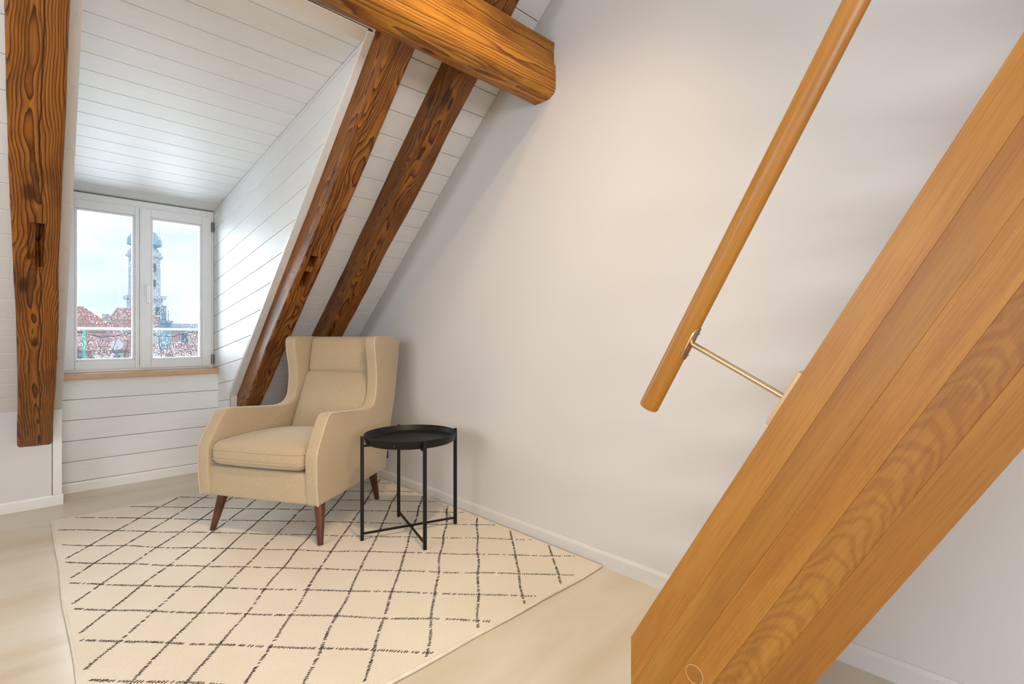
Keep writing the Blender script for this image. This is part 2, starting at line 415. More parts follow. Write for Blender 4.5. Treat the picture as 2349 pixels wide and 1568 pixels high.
M['black'] = plain('black_powder_coat', (.005, .005, .005), .45, var=.1)
M['black'].node_tree.nodes['Principled BSDF'].inputs['Specular IOR Level'].default_value = .28
M['screw'] = plain('zinc_screw', (.16, .15, .14), .4, metal=.6)
M['brass'] = plain('champagne_metal', (.62, .46, .27), .3, metal=1.0, var=.03)
M['beech'] = plain('beech_sill', (.60, .37, .20), .4, var=.06, scale=20)
M['hinge'] = plain('grey_hinge', (.22, .22, .21), .3, metal=.8)
M['tagdark'] = plain('dark_label', (.03, .03, .035), .8)
M['glass'] = glass_mat('window_glass'); M['drop'] = drop_mat('rain_drop')

# ------------------------------------------------------------------ geometry of the attic
WX = 1.812                 # plaster wall on the east side
S = .841                   # slope of the main roof, z = RZ - S*Y
RZ = .568 + S*4.005
def rz(y): return RZ - S*y
NR = Vector((0, S, 1)).normalized()        # outward normal of the main slope
SD = Vector((0, 1, -S)).normalized()       # down the slope
DS = .136                  # fall of the dormer ceiling
def dz(y): return 1.963 + DS*(4.372 - y)
XL, XR = .142, 1.06        # dormer cheeks
YW, YK = 4.25, 4.005       # wall below window, knee wall
YF = 4.36                  # window face
YRIDGE, YB, XW = -.5, -3.2, -2.4

# floor
fb = MB(); fb.box((XW-.15, YB-.15, -.1), (WX+.1, 4.6, 0)); floor = tag(fb.build('floor', M['floor']), kind='structure')
# plaster wall with gable top
mb = MB(); mb.prism([(WX, YB-.1, 0), (WX, 4.7, 0), (WX, 4.7, rz(4.7)+.1), (WX, YRIDGE, rz(YRIDGE)+.15), (WX, YB-.1, rz(2*YRIDGE-YB)+.1)], (.12, 0, 0))
tag(mb.build('wall_right', M['plaster']), kind='structure')
# gable wall on the far side of the room and the wall behind, each with an opening for light; the left one is added for fill
def wall_with_hole(name, axis, pos, thick, a0, a1, z1, hole):
    mb = MB(); h0, h1, k0, k1 = hole
    for (p, q, r_, s_) in ((a0, h0, 0, z1), (h1, a1, 0, z1), (h0, h1, 0, k0), (h0, h1, k1, z1)):
        if axis == 'x': mb.box((min(pos, pos+thick), p, r_), (max(pos, pos+thick), q, s_))
        else: mb.box((p, min(pos, pos+thick), r_), (q, max(pos, pos+thick), s_))
    return tag(mb.build(name, M['plaster']), kind='structure')
wall_with_hole('wall_left', 'x', XW, -.12, YB-.1, 4.7, 4.6, (.15, 1.85, .85, 2.05))
wall_with_hole('wall_back', 'y', YB, -.12, XW, WX, 2.3, (-1.55, .35, .75, 1.95))

def plank_on(name, parent, o, along, across, normal, length, width, thick=.014, mat=None, gap=.0030, ch=.0014, poly=None):
    """a board with eased edges; o = corner, face looks against `normal`; local X along the board"""
    along = Vector(along).normalized(); across = Vector(across).normalized(); normal = Vector(normal).normalized()
    a = gap/2; w = width
    sec = [(a, ch), (a+ch, 0), (w-a-ch, 0), (w-a, ch), (w-a, thick), (a, thick)]
    mb = MB()
    vs = [(x, y, z) for x in (0, length) for y, z in sec]
    n = len(sec)
    mb.add(vs, [tuple(range(n)), tuple(range(n, 2*n))] + [(i, (i+1) % n, (i+1) % n+n, i+n) for i in range(n)])
    mt = Matrix((along, across, normal)).transposed().to_4x4(); mt.translation = Vector(o)
    return mb.build(name, mat or M['plank_x'], parent, matrix=mt)

# main roof slope (front): backing + boards
PT = .014
bk = MB()
def slope_slab(mb, x0, x1, y0, y1, off0, off1):
    p = [Vector((x0, y0, rz(y0))), Vector((x1, y0, rz(y0))), Vector((x1, y1, rz(y1))), Vector((x0, y1, rz(y1)))]
    mb.prism([q + NR*off0 for q in p], NR*(off1-off0))
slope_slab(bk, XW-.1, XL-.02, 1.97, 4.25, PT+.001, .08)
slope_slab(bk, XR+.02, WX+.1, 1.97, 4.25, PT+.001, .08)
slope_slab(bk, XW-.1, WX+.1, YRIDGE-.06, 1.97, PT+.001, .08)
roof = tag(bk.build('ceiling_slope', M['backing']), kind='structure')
pw = .1017                                   # board pitch measured along Y
ylines = [1.665 + pw*k for k in range(-21, 24)]
lw = pw*math.hypot(1, S)
for y0 in ylines:
    if y0 + pw > YK + .04: w = (YK + .02 - y0)*math.hypot(1, S)
    else: w = lw
    if y0 > YK: continue
    spans = [(XW, WX-.002)] if y0 < 1.90 else [(XW, XL-.03), (XR+.016, WX-.002)]
    if y0 < 1.95 <= y0 + pw + 1e-6:
        # board cut at the dormer's head: short run above the opening
        spans = [(XW, XL-.03), (XR+.016, WX-.002)]
        plank_on('plank', roof, (XL-.03, y0, rz(y0)), (1,0,0), SD, NR, XR-XL+.046, (1.943-y0)*math.hypot(1, S))
    for xa, xb in spans:
        plank_on('plank', roof, (xa, y0, rz(y0)), (1,0,0), SD, NR, xb-xa, w)
# rear slope, behind the camera
mb = MB(); zr = rz(YRIDGE); zb = rz(YRIDGE) - S*(YRIDGE-YB+.15)
mb.prism([(XW-.1, YRIDGE+.05, zr-.04), (WX+.1, YRIDGE+.05, zr-.04), (WX+.1, YB-.15, zb), (XW-.1, YB-.15, zb)], (0, 0, .1))
tag(mb.build('ceiling_rear', M['white']), kind='structure')

# knee walls either side of the dormer
mb = MB(); mb.box((XW, YK, 0), (.168, YK+.1, .62)); tag(mb.build('wall_knee_left', M['plaster']), kind='structure')
mb = MB(); mb.box((XR+.018, YK, 0), (WX, YK+.1, .62)); tag(mb.build('wall_knee_right', M['plaster']), kind='structure')

# dormer ceiling
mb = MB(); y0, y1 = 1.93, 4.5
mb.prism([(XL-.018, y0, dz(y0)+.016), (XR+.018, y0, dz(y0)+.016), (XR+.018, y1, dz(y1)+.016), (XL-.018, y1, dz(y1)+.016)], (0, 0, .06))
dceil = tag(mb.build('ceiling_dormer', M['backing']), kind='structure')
yl = 4.085 + .1345*2
dn = Vector((0, DS, 1)).normalized(); dd_ = Vector((0, 1, -DS)).normalized(); hyp = math.hypot(1, DS)
ys = [4.085 + .1345*k for k in range(2, -17, -1)]
for y in ys:
    a = max(y, 1.985); b_ = min(y + .1345, 4.40)
    if b_ - a < .02: continue
    plank_on('plank', dceil, (XL, a, dz(a)), (1,0,0), dd_, dn, XR-XL, (b_-a)*hyp, .014)

# dormer cheeks: boards run parallel to the dormer ceiling, cut off along the roof slope
def clip(poly, a, b, c):        # keep a*y + b*z <= c
    out = []
    for i in range(len(poly)):
        p, q = poly[i], poly[(i+1) % len(poly)]
        dp, dq = a*p[0]+b*p[1]-c, a*q[0]+b*q[1]-c
        if dp <= 0: out.append(p)
        if dp*dq < 0:
            t = dp/(dp-dq); out.append((p[0]+(q[0]-p[0])*t, p[1]+(q[1]-p[1])*t))
    return out
def cheek(name, x, sgn):
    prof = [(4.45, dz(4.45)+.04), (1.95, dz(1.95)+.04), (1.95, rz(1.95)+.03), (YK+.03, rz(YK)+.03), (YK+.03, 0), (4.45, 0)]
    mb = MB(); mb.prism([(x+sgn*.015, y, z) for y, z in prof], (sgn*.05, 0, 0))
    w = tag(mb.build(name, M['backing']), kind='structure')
    k = 0; H = .1318
    z0 = 1.151 - 8*H + DS*(4.371)           # board joints: z + DS*y = const
    for i in range(0, 20):
        c0 = z0 - H + H*i; c1 = c0 + H
        g = .0016
        poly = [(4.40, c0+g-DS*4.40), (4.40, c1-g-DS*4.40), (1.5, c1-g-DS*1.5), (1.5, c0+g-DS*1.5)]
        poly = clip(poly, 0, -1, 0.0)                                  # above floor
        poly = clip(poly, DS, 1, dz(0) - .0005)                        # below the dormer ceiling
        hi = clip(poly, -S, -1, -RZ - .004)                            # behind the roof slope
        if c0 - DS*4.0 > .58: pieces = [hi]
        else: pieces = [clip(poly, -1, 0, -YK), clip(hi, 1, 0, YK)]
        m2 = MB()
        for q in pieces:
            if len(q) >= 3: m2.prism([(x, y, z) for y, z in q], (sgn*.014, 0, 0))
        if m2.v: m2.build('plank', M['plank_y'], w, bevel=.0013 if len(pieces) == 1 else 0, seg=1)
    return w
cheek('wall_dormer_right', XR, 1)
cheek('wall_dormer_left', XL, -1)

# wall below the window, boarded
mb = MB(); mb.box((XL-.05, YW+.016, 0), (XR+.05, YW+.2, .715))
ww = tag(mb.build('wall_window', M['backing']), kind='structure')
zs = [.0, .065, .197, .329, .4605, .592, .72]
for za, zb_ in zip(zs[:-1], zs[1:]):
    plank_on('plank', ww, (XL, YW, za), (1,0,0), (0,0,1), (0,1,0), XR-XL, zb_-za, .015)
mb = MB()
mb.box((XL-.1, 4.42, .70), (XL+.02, 4.50, 2.1)); mb.box((XR-.0, 4.42, .70), (XR+.1, 4.50, 2.1)); mb.box((XL-.1, 4.42, 1.94), (XR+.1, 4.50, 2.15))
tag(mb.build('wall_window_reveal', M['white']), kind='structure')

# skirting boards
def skirting(name, p0, p1, inward, h=.066, t=.012, mat=None):
    p0 = Vector(p0); p1 = Vector(p1); n = Vector(inward)
    mb = MB(); sec = [(0, 0), (t, 0), (t, h-.012), (t*.45, h), (0, h)]
    mb.add([q + n*a + Vector((0, 0, z)) for q in (p0, p1) for a, z in sec], [tuple(range(5)), tuple(range(5, 10))] + [(i, (i+1) % 5, (i+1) % 5+5, i+5) for i in range(5)])
    return tag(mb.build(name, mat or M['base']), kind='structure')
skirting('baseboard_right', (WX, YB, 0), (WX, YK, 0), (-1, 0, 0))
skirting('baseboard_window', (XL, YW, 0), (XR, YW, 0), (0, -1, 0), .062, .006, M['white'])
skirting('baseboard_knee_left', (XW, YK, 0), (.178, YK, 0), (0, -1, 0), .062, .006, M['white'])
skirting('baseboard_knee_right', (XR+.02, YK, 0), (WX, YK, 0), (0, -1, 0), .062, .006, M['white'])

# screwed white cover strips along the dormer opening
screw_mesh = MB().lathe([(.0001, -.0012), (.0036, -.0012), (.0046, -.0006), (.0046, .0008)], 10).build('screw', M['screw'])
screw_data = screw_mesh.data; bpy.data.objects.remove(screw_mesh)
def screw(parent, p, n):
    o = bpy.data.objects.new('screw', screw_data); col.objects.link(o); o.parent = parent
    z = -Vector(n); x = z.orthogonal().normalized(); y = z.cross(x)
    mt = Matrix((x, y, -z)).transposed().to_4x4(); mt.translation = Vector(p); o.matrix_local = mt
def strip_slope(name, xs_top, xs_bot, y0, y1, th, scr):
    mb = MB()
    c = [Vector((xs_top[0], y0, rz(y0))), Vector((xs_top[1], y0, rz(y0))), Vector((xs_bot[1], y1, rz(y1))), Vector((xs_bot[0], y1, rz(y1)))]
    mb.prism([p - NR*th for p in c], NR*(th+.012))
    o = tag(mb.build(name, M['white'], bevel=.0012, seg=1), kind='structure')
    for x, y in scr: screw(o, Vector((x, y, rz(y))) - NR*th, -NR)
    return o
t1 = strip_slope('trim_1', (.110, .142), (.132, .172), 1.95, YK-.004, .006,
            [(.131 + .0126*(y-2.213), y) for y in [2.213 + .2017*k for k in range(-1, 9)]])
mb = MB(); mb.box((.131, YK-.008, .062), (.172, YK, .566)); o = mb.build('strip_lower', M['white'], t1, bevel=.0012, seg=1)
screw(t1, (.156, YK-.008, .453), (0,-1,0)); screw(t1, (.150, YK-.008, .116), (0,-1,0))
strip_slope('trim_2', (1.050, 1.086), (1.066, 1.116), 1.95, YK-.004, .006,
            [(1.071 + .0125*(y-2.028), y) for y in [2.028 + .2*k for k in range(0, 10)]])
strip_slope('trim_3', (.142, 1.050), (.142, 1.052), 1.945, 1.990, .004, [])

# ------------------------------------------------------------------ window
def frame_rect(mb, x0, x1, z0, z1, wl, wr, wt, wb, ya, yb):
    mb.box((x0, ya, z0), (x0+wl, yb, z1)); mb.box((x1-wr, ya, z0), (x1, yb, z1))
    mb.box((x0+wl, ya, z1-wt), (x1-wr, yb, z1)); mb.box((x0+wl, ya, z0), (x1-wr, yb, z0+wb)); return mb
mb = frame_rect(MB(), XL+.002, XR-.002, .757, 1.952, .05, .045, .055, .040, YF+.010, YF+.075)
win = tag(mb.build('window_1', M['window'], bevel=.003, seg=2), kind='structure')
def sash(x0, x1, z0, z1, gx0, gx1, gz0, gz1, y):
    mb = frame_rect(MB(), x0, x1, z0, z1, gx0-.014-x0, x1-gx1-.014, z1-gz1-.014, gz0-.014-z0, y, y+.062)
    s_ = mb.build('sash', M['window'], win, bevel=.004, seg=2)
    b2 = frame_rect(MB(), gx0-.014, gx1+.014, gz0-.014, gz1+.014, .014, .014, .014, .014, y+.010, y+.058)
    b2.build('glazing_bead', M['window'], s_, bevel=.003, seg=2)
    g = MB(); g.box((gx0-.006, y+.030, gz0-.006), (gx1+.006, y+.034, gz1+.006)); g.build('pane', M['glass'], s_)
    return s_
sl = sash(.192, .5945, .772, 1.906, .263, .556, .845, 1.833, YF+.006)
sr = sash(.5965, 1.040, .772, 1.906, .675, .965, .843, 1.829, YF)
# handle
mb = MB(); mb.box((.622, YF-.010, 1.285), (.650, YF, 1.365)); mb.cyl((.636, YF-.008, 1.345), (.636, YF-.040, 1.345), .009, n=12)
mb.box((.626, YF-.052, 1.232), (.646, YF-.036, 1.358))
mb.build('handle', M['window'], sr, bevel=.004, seg=2)
for z in (1.795, .785):
    mb = MB(); mb.cyl((1.049, YF-.004, z), (1.049, YF-.004, z+.075), .0075, n=12); mb.cyl((1.049, YF-.004, z+.034), (1.049, YF-.004, z+.040), .0085, n=12)
    mb.box((1.040, YF-.002, z+.004), (1.056, YF+.008, z+.071))
    mb.build('hinge', M['hinge'], win, smooth=True)
mb = MB(); mb.box((XL+.001, 4.222, .720), (XR+.004, YF+.03, .757)); mb.build('window_sill', M['beech'], win, bevel=.003, seg=2)
mb = MB(); mb.box((XL, YF+.07, .74), (XR, YF+.23, .775)); mb.build('outer_sill', M['window'], win)
# rain on the outer side of the panes
random.seed(4)
def rain(x0, x1, z0, z1, y, n):
    mb = MB()
    for i in range(n):
        h = random.random()**3.0
        x = random.uniform(x0, x1); z = z0 + (z1-z0)*h
        if noise.noise(Vector((x*9, z*9, 3))) < -.18: continue
        r = random.uniform(.0011, .0023)
        vs = []
        for j, (rr, d) in enumerate(((1, 0), (.7, .55), (0, .8))):
            if rr == 0: vs.append((x, y + d*r, z)); continue
            for k in range(6):
                a = 2*math.pi*k/6; vs.append((x + rr*r*math.cos(a), y + d*r, z + rr*r*math.sin(a)*1.25))
        fs = [(k, (k+1) % 6, (k+1) % 6+6, k+6) for k in range(6)] + [(6+k, 6+(k+1) % 6, 12) for k in range(6)]
        mb.add(vs, fs)
    return mb
for (a, b_, c, d_, y, par) in ((.263, .556, .845, 1.833, YF+.041, sl), (.675, .965, .843, 1.829, YF+.035, sr)):
    tag(rain(a, b_, c, d_, y, 1500).build('rain_drops', M['drop'], par, smooth=True), kind='stuff')

# ------------------------------------------------------------------ old timbers
def timber(name, p0, p1, w, h, up, mat, seed, amp=.004, n=60, end_y=None, taper=(1, 1), chamf=.011, parent=None, waney=0):
    """hewn timber: local X from p0 to p1 (centre line), local Z outward (roof side)"""
    p0 = Vector(p0); p1 = Vector(p1); ln = (p1-p0).length; ax = (p1-p0).normalized()
    z = (Vector(up) - ax*Vector(up).dot(ax)).normalized(); y = z.cross(ax)
    mt = Matrix((ax, y, z)).transposed().to_4x4(); mt.translation = p0
    def section(t):
        k = taper[0] + (taper[1]-taper[0])*t
        a, b = w*k/2, h/2; c = chamf
        cs = [(-a, b), (-a, b*.5), (-a, 0), (-a, -b*.5), (-a, -b+c), (-a+c*.35, -b+c*.35), (-a+c, -b), (-a*.4, -b), (0, -b), (a*.4, -b),
              (a-c, -b), (a-c*.35, -b+c*.35), (a, -b+c), (a, -b*.5), (a, 0), (a, b*.5), (a, b), (a*.4, b), (0, b), (-a*.4, b)]
        return cs
    vs = []; m = len(section(0))
    for i in range(n+1):
        t = i/n; x = ln*t
        for j, (cy, cz) in enumerate(section(t)):
            q = Vector((x*2.2, cy*9, cz*9 + seed))
            dy = noise.noise(q)*amp + noise.noise(q*3.1)*amp*.5
            dzz = noise.noise(q + Vector((5, 9, 1)))*amp + noise.noise(q*3.1 + Vector((1, 2, 3)))*amp*.5
            lw_ = noise.noise(Vector((x*.9, seed*3, 0)))*amp*1.6
            if cz > h*.45: dzz = 0
            vx = x
            if end_y is not None and i == n:
                wp = mt @ Vector((x, cy + dy + lw_, cz + dzz))
                vx = x + (end_y - wp.y)/ax.y
            vs.append((vx, cy + dy + lw_, cz + dzz))
    fs = [(i*m+j, i*m+(j+1) % m, (i+1)*m+(j+1) % m, (i+1)*m+j) for i in range(n) for j in range(m)]
    fs += [tuple(range(m))[::-1], tuple(range(n*m, (n+1)*m))]
    b = MB(); b.add(vs, fs)
    return b.build(name, mat, parent, smooth=True, matrix=mt)

TV = .205                                   # vertical depth of the rafters
TP = TV/math.hypot(1, S)                    # depth measured square to the slope
def rafter(xa0, xb0, xa1, xb1, mat, seed, label, amp=.004):
    """X extents at Y=2.0 (0) and Y=4.0 (1)"""
    ytop = -.42
    def xc(y): t = (y-2.0)/2.0; t = max(t, 0); return ((xa0+xb0)/2*(1-t) + (xa1+xb1)/2*t)
    w = ((xb0-xa0) + (xb1-xa1))/2
    k = (xc(4.0)-xc(2.0))/2.0
    y1 = YK - .002
    f = lambda y: Vector((xc(2.0) + k*(y-2.0), y, rz(y))) - NR*(TP/2+.001)
    o = timber('rafter', f(ytop), f(y1+.05), w, TP, NR, mat, seed, amp=amp, n=110, end_y=y1)
    return tag(o, label, 'beam', 'rafters')

wood_a = old_wood('old_spruce_a', pith=(.012, -.050), period=.0072, crack=-.012, crack_axis=1, seed=1.3, warp=.045, tone=.86)
wood_b = old_wood('old_spruce_b', pith=(-.02, -.02), period=.0062, crack=.028, crack_axis=1, seed=4.1, warp=.04, tone=.82)
wood_c = old_wood('old_spruce_c', pith=(.03, -.01), period=.0068, crack=None, seed=8.7, warp=.05, tone=.68)
wood_p = old_wood('old_spruce_p', pith=(-.02, -.03), period=.0065, crack=.085, crack_axis=2, seed=12.2, warp=.03, tone=1.0, stretch=.15, contrast=.6, mid=(.36, .120, .012), light=(.62, .27, .032))

# local Y of a rafter = NR x axis(down slope) -> points to -X?  (axis ~ +Y,-Z ; up ~ +Y,+Z)
rl = rafter(-.043, .105, -.012, .130, wood_a, 2.0, 'brown hewn rafter with a square mortise beside the window, ending above the floor', .0045)
r1 = rafter(1.088, 1.200, 1.118, 1.236, wood_b, 5.0, 'hewn rafter behind the armchair, long crack and two mortises, next to white cover strip', .0045)
r2 = rafter(1.432, 1.548, 1.462, 1.584, wood_c, 9.0, 'darker hewn rafter nearest the plain plaster wall, passing behind the armchair back', .006)

def cut(obj, centre, sx, sy, sz, rot):
    """mortise: box cutter, applied at once"""
    mb = MB(); mb.box((-sx/2, -sy/2, -sz/2), (sx/2, sy/2, sz/2))
    c = mb.build('cutter', M['black'], matrix=Matrix.Translation(centre) @ rot)
    md = obj.modifiers.new('m', 'BOOLEAN'); md.object = c; md.operation = 'DIFFERENCE'; md.solver = 'EXACT'
    dg = bpy.context.evaluated_depsgraph_get(); dg.update()
    me = bpy.data.meshes.new_from_object(obj.evaluated_get(dg))
    obj.modifiers.clear(); old = obj.data; obj.data = me; bpy.data.meshes.remove(old); bpy.data.objects.remove(c)
    me.name = obj.name
rot_s = Matrix((Vector((1,0,0)), SD, NR)).transposed().to_4x4()
def under(x, y): return Vector((x, y, rz(y) - TV))
cut(rl, under(.041, 2.795), .050, .200, .050, rot_s)
cut(rl, under(.053, 2.812), .026, .235, .170, rot_s)
cut(r1, under(1.150, 2.757), .044, .085, .170, rot_s)
cut(r1, under(1.150, 2.862), .040, .120, .150, rot_s)

# purlin carrying the rafters: hewn profile swept along X
def purlin():
    prof = [(1.566, 2.392), (1.566, 2.34), (1.563, 2.292), (1.554, 2.276), (1.553, 2.22), (1.557, 2.172), (1.566, 2.152), (1.597, 2.135), (1.645, 2.133), (1.688, 2.137), (1.700, 2.150), (1.702, 2.23), (1.702, 2.300), (1.635, 2.352)]
    x0, x1, n = XW + .002, WX - .001, 130; m = len(prof); vs = []
    c = Vector((0, 1.63, 2.25))
    for i in range(n+1):
        x = x0 + (x1-x0)*i/n
        for y, z in prof:
            q = Vector((x*2.0, y*9, z*9 + 31)); a = .0042
            top = z > 2.34 or y > 1.70
            dy = noise.noise(q)*a + noise.noise(q*3.3)*a*.6; dzz = noise.noise(q + Vector((7, 1, 3)))*a + noise.noise(q*3.3 + Vector((2, 5, 1)))*a*.6
            if top and z > 2.29: dzz = -abs(dzz)
            vs.append((x - (x0+x1)/2, y + dy - c.y, z + dzz - c.z))
    fs = [(i*m+j, i*m+(j+1) % m, (i+1)*m+(j+1) % m, (i+1)*m+j) for i in range(n) for j in range(m)] + [tuple(range(m))[::-1], tuple(range(n*m, (n+1)*m))]
    b = MB(); b.add(vs, fs)
    return b.build('purlin', wood_p, None, smooth=True, matrix=Matrix.Translation(((x0+x1)/2, c.y, c.z)))
tag(purlin(), 'heavy orange-brown horizontal beam under the sloping ceiling, running into the plaster wall', 'beam')

# ------------------------------------------------------------------ rug
RX0, RX1, RY0, RY1, RT = .116, 1.786, 1.272, 3.640, .012
rug = empty('rug', ((RX0+RX1)/2, (RY0+RY1)/2, 0)); rc = Vector(((RX0+RX1)/2, (RY0+RY1)/2, 0))
tag(rug, 'cream wool rug with thin charcoal diamond lattice under the armchair', 'rug')
def rug_edge(x, y):
    """gentle waves of the hem"""
    fx = (x-RX0)/(RX1-RX0); fy = (y-RY0)/(RY1-RY0)
    dy = .010*noise.noise(Vector((x*3.0, 0, 1))) * (1-fy)**4 + .006*noise.noise(Vector((x*2, 4, 1)))*fy**4
    dx = .006*noise.noise(Vector((y*2.2, 0, 5))) * (1-fx)**4
    return x+dx, y+dy
def rug_h(x, y):
    e = min(x-RX0, y-RY0, RY1-y)
    return RT + .0012*noise.noise(Vector((x*5, y*5, 2))) + .006*max(0, noise.noise(Vector((x*2.3+1.1, y*2.3, 7)))-.1)*max(0, 1-e/.35)
NX, NY = 70, 100; mb = MB(); top = []
vs = []
for j in range(NY+1):
    for i in range(NX+1):
        x = RX0+(RX1-RX0)*i/NX; y = RY0+(RY1-RY0)*j/NY
        ex, ey = rug_edge(x, y); vs.append((ex-rc.x, ey-rc.y, rug_h(x, y)))
fs = [(j*(NX+1)+i, j*(NX+1)+i+1, (j+1)*(NX+1)+i+1, (j+1)*(NX+1)+i) for j in range(NY) for i in range(NX)]
bd = [i for i in range(NX+1)] + [(j*(NX+1)+NX) for j in range(1, NY+1)] + [NY*(NX+1)+i for i in range(NX-1, -1, -1)] + [j*(NX+1) for j in range(NY-1, 0, -1)]
nb = len(vs)
for k in bd: vs.append((vs[k][0], vs[k][1], .0005))
fs += [(bd[k], nb+k, nb+(k+1) % len(bd), bd[(k+1) % len(bd)]) for k in range(len(bd))]
mb.add(vs, fs); mb.build('pile', M['rug'], rug, smooth=True)
hem = [(vs[k][0], vs[k][1], RT*.55) for k in bd]
MB().tube(hem, .0062, 8, closed=True).build('hem', M['rug_edge'], rug, smooth=True)
# charcoal lattice: short slanting tufts along each line
random.seed(11)
tf = MB(); IN = .022
def tufts(p, q, sl):
    p = Vector(p); q = Vector(q); d = q-p; ln = d.length
    if ln < .02: return
    d.normalize(); nrm = Vector((-d.y, d.x)); s = 0.0; ph = random.uniform(0, 50)
    while s < ln:
        wob = .010*noise.noise(Vector((s*5+ph, ph, 0)))
        c = p + d*s + nrm*(wob + random.uniform(-.0010, .0010))
        a = math.atan2(d.y, d.x) + sl + random.uniform(-.3, .3)
        l = random.uniform(.0042, .0072); w = random.uniform(.0012, .0021)
        ca, sa = math.cos(a), math.sin(a)
        if random.random() > .09:
            ex, ey = rug_edge(c.x, c.y); h = rug_h(c.x, c.y) + .0004
            pts = [(-l, -w), (l, -w*.6), (l*1.05, w*.6), (-l*.95, w)]
            base = [(ex+ca*u-sa*v-rc.x, ey+sa*u+ca*v-rc.y, h-.001) for u, v in pts]
            tp = [(ex+ca*u*.8-sa*v*.7-rc.x, ey+sa*u*.8+ca*v*.7-rc.y, h+.0014) for u, v in pts]
            tf.add(base+tp, [(4,5,6,7)] + [(i, (i+1) % 4, (i+1) % 4+4, i+4) for i in range(4)])
        s += random.uniform(.0066, .0108)
def seg_in(m_, c):
    """segment of Y = m*X + c inside the rug"""
    pts = []
    x0, x1, y0, y1 = RX0+IN, RX1-IN*.6, RY0+IN, RY1-IN
    ts = sorted([(x0, m_*x0+c), (x1, m_*x1+c), ((y0-c)/m_, y0), ((y1-c)/m_, y1)])
    ins = [t for t in ts if x0-1e-6 <= t[0] <= x1+1e-6 and y0-1e-6 <= t[1] <= y1+1e-6]
    return (ins[0], ins[-1]) if len(ins) >= 2 else None
for k in range(-12, 12):
    s_ = seg_in(-1.084, 3.59 + .26*k)
    if s_: tufts(*s_, 1.0)
    s_ = seg_in(1.19, -.0265 + .258*k)
    if s_: tufts(*s_, -1.0)
tag(tf.build('lattice_tufts', M['tuft'], rug), kind='stuff')

# ------------------------------------------------------------------ armchair
ZR = RT + .001
chair = empty('armchair', (.821, 2.617, ZR), math.radians(-60.5))
tag(chair, 'beige linen wingback armchair with tapered brown legs on the rug', 'armchair')
def hw(y): return .352 - .0787*y
dzc = -ZR
prof = [(-.004, .200), (-.014, .30), (-.018, .415), (-.010, .455), (.022, .515), (.068, .592), (.090, .614), (.130, .621), (.27, .608), (.45, .592), (.515, .598), (.555, .625), (.572, .67), (.580, .74), (.578, .81), (.564, .89), (.556, .95), (.560, .982), (.580, .998)]
fr = [(p.x, p.y) for p in catmull([Vector((a, b)) for a, b in prof], 4)]
back = [(.70, .999), (.80, .994), (.885, .976), (.899, .965), (.893, .90), (.866, .77), (.830, .617), (.765, .445), (.70, .200)]
outline = fr + back
TA = .066
def side_panel(sg):
    mb = MB(); n = len(outline)
    vs = [(sg*hw(y), y, z+dzc) for y, z in outline] + [(sg*(hw(y)-TA), y, z+dzc) for y, z in outline]
    mb.add(vs, [tuple(range(n)), tuple(range(n, 2*n))[::-1]] + [(i, (i+1) % n, (i+1) % n+n, i+n) for i in range(n)])
    o = mb.build('side_panel', M['linen'], chair, smooth=True, bevel=.010, seg=3, angle=60)
    pp = [(sg*(hw(y)-.004), y+.0, z+dzc) for y, z in fr + back[:4]]
    # piping follows the front and upper outline just proud of the edge
    pth = []
    for i, (y, z) in enumerate(fr + back[:4]):
        a = (fr+back[:4])[max(0, i-1)]; b = (fr+back[:4])[min(len(fr)+3, i+1)]
        t = Vector((b[0]-a[0], b[1]-a[1])).normalized(); nn = Vector((-t.y, t.x))
        pth.append((sg*(hw(y)-.0035), y + nn.x*(-.0035), z + nn.y*(-.0035) + dzc))
    MB().tube(pth, .0046, 8).build('piping', M['pipe'], o, smooth=True)
    return o
side_panel(1); side_panel(-1)
# front rail
def rail_fn(p): return p
fx = hw(0)-TA+.006
mb = rounded_box(fx, .045, .074, .012, lambda p: (p.x, p.y - .006*(1-(p.x/fx)**2), p.z))
mb.v = [(x, y+.046, z+.274+dzc) for x, y, z in mb.v]; mb.build('front_rail', M['linen'], chair, smooth=True, weld=True)
# seat deck (under the cushion) and outer back
mb = MB(); mb.prism([(-hw(.05)+TA-.01, .05, .215+dzc), (hw(.05)-TA+.01, .05, .215+dzc), (hw(.68)-TA+.01, .68, .215+dzc), (-hw(.68)+TA-.01, .68, .215+dzc)], (0, 0, .12))
mb.build('seat_deck', M['linen'], chair)
bp = [(.64, .205), (.692, .205), (.757, .445), (.822, .617), (.858, .77), (.884, .90), (.888, .955), (.868, .975), (.76, .986), (.70, .975), (.70, .72), (.60, .44)]
mb = MB(); n = len(bp); NS = 12; vs = []
for i in range(NS+1):
    t = -1 + 2*i/NS
    for y, z in bp: vs.append((t*(hw(y)-.02), y, z + dzc - (.006*(1-t*t) if z > .95 else 0)))
fs = [(i*n+j, i*n+(j+1) % n, (i+1)*n+(j+1) % n, (i+1)*n+j) for i in range(NS) for j in range(n)] + [tuple(range(n))[::-1], tuple(range(NS*n, (NS+1)*n))]
mb.add(vs, fs); mb.build('back_panel', M['linen'], chair, smooth=True, bevel=.008, seg=2, angle=50)
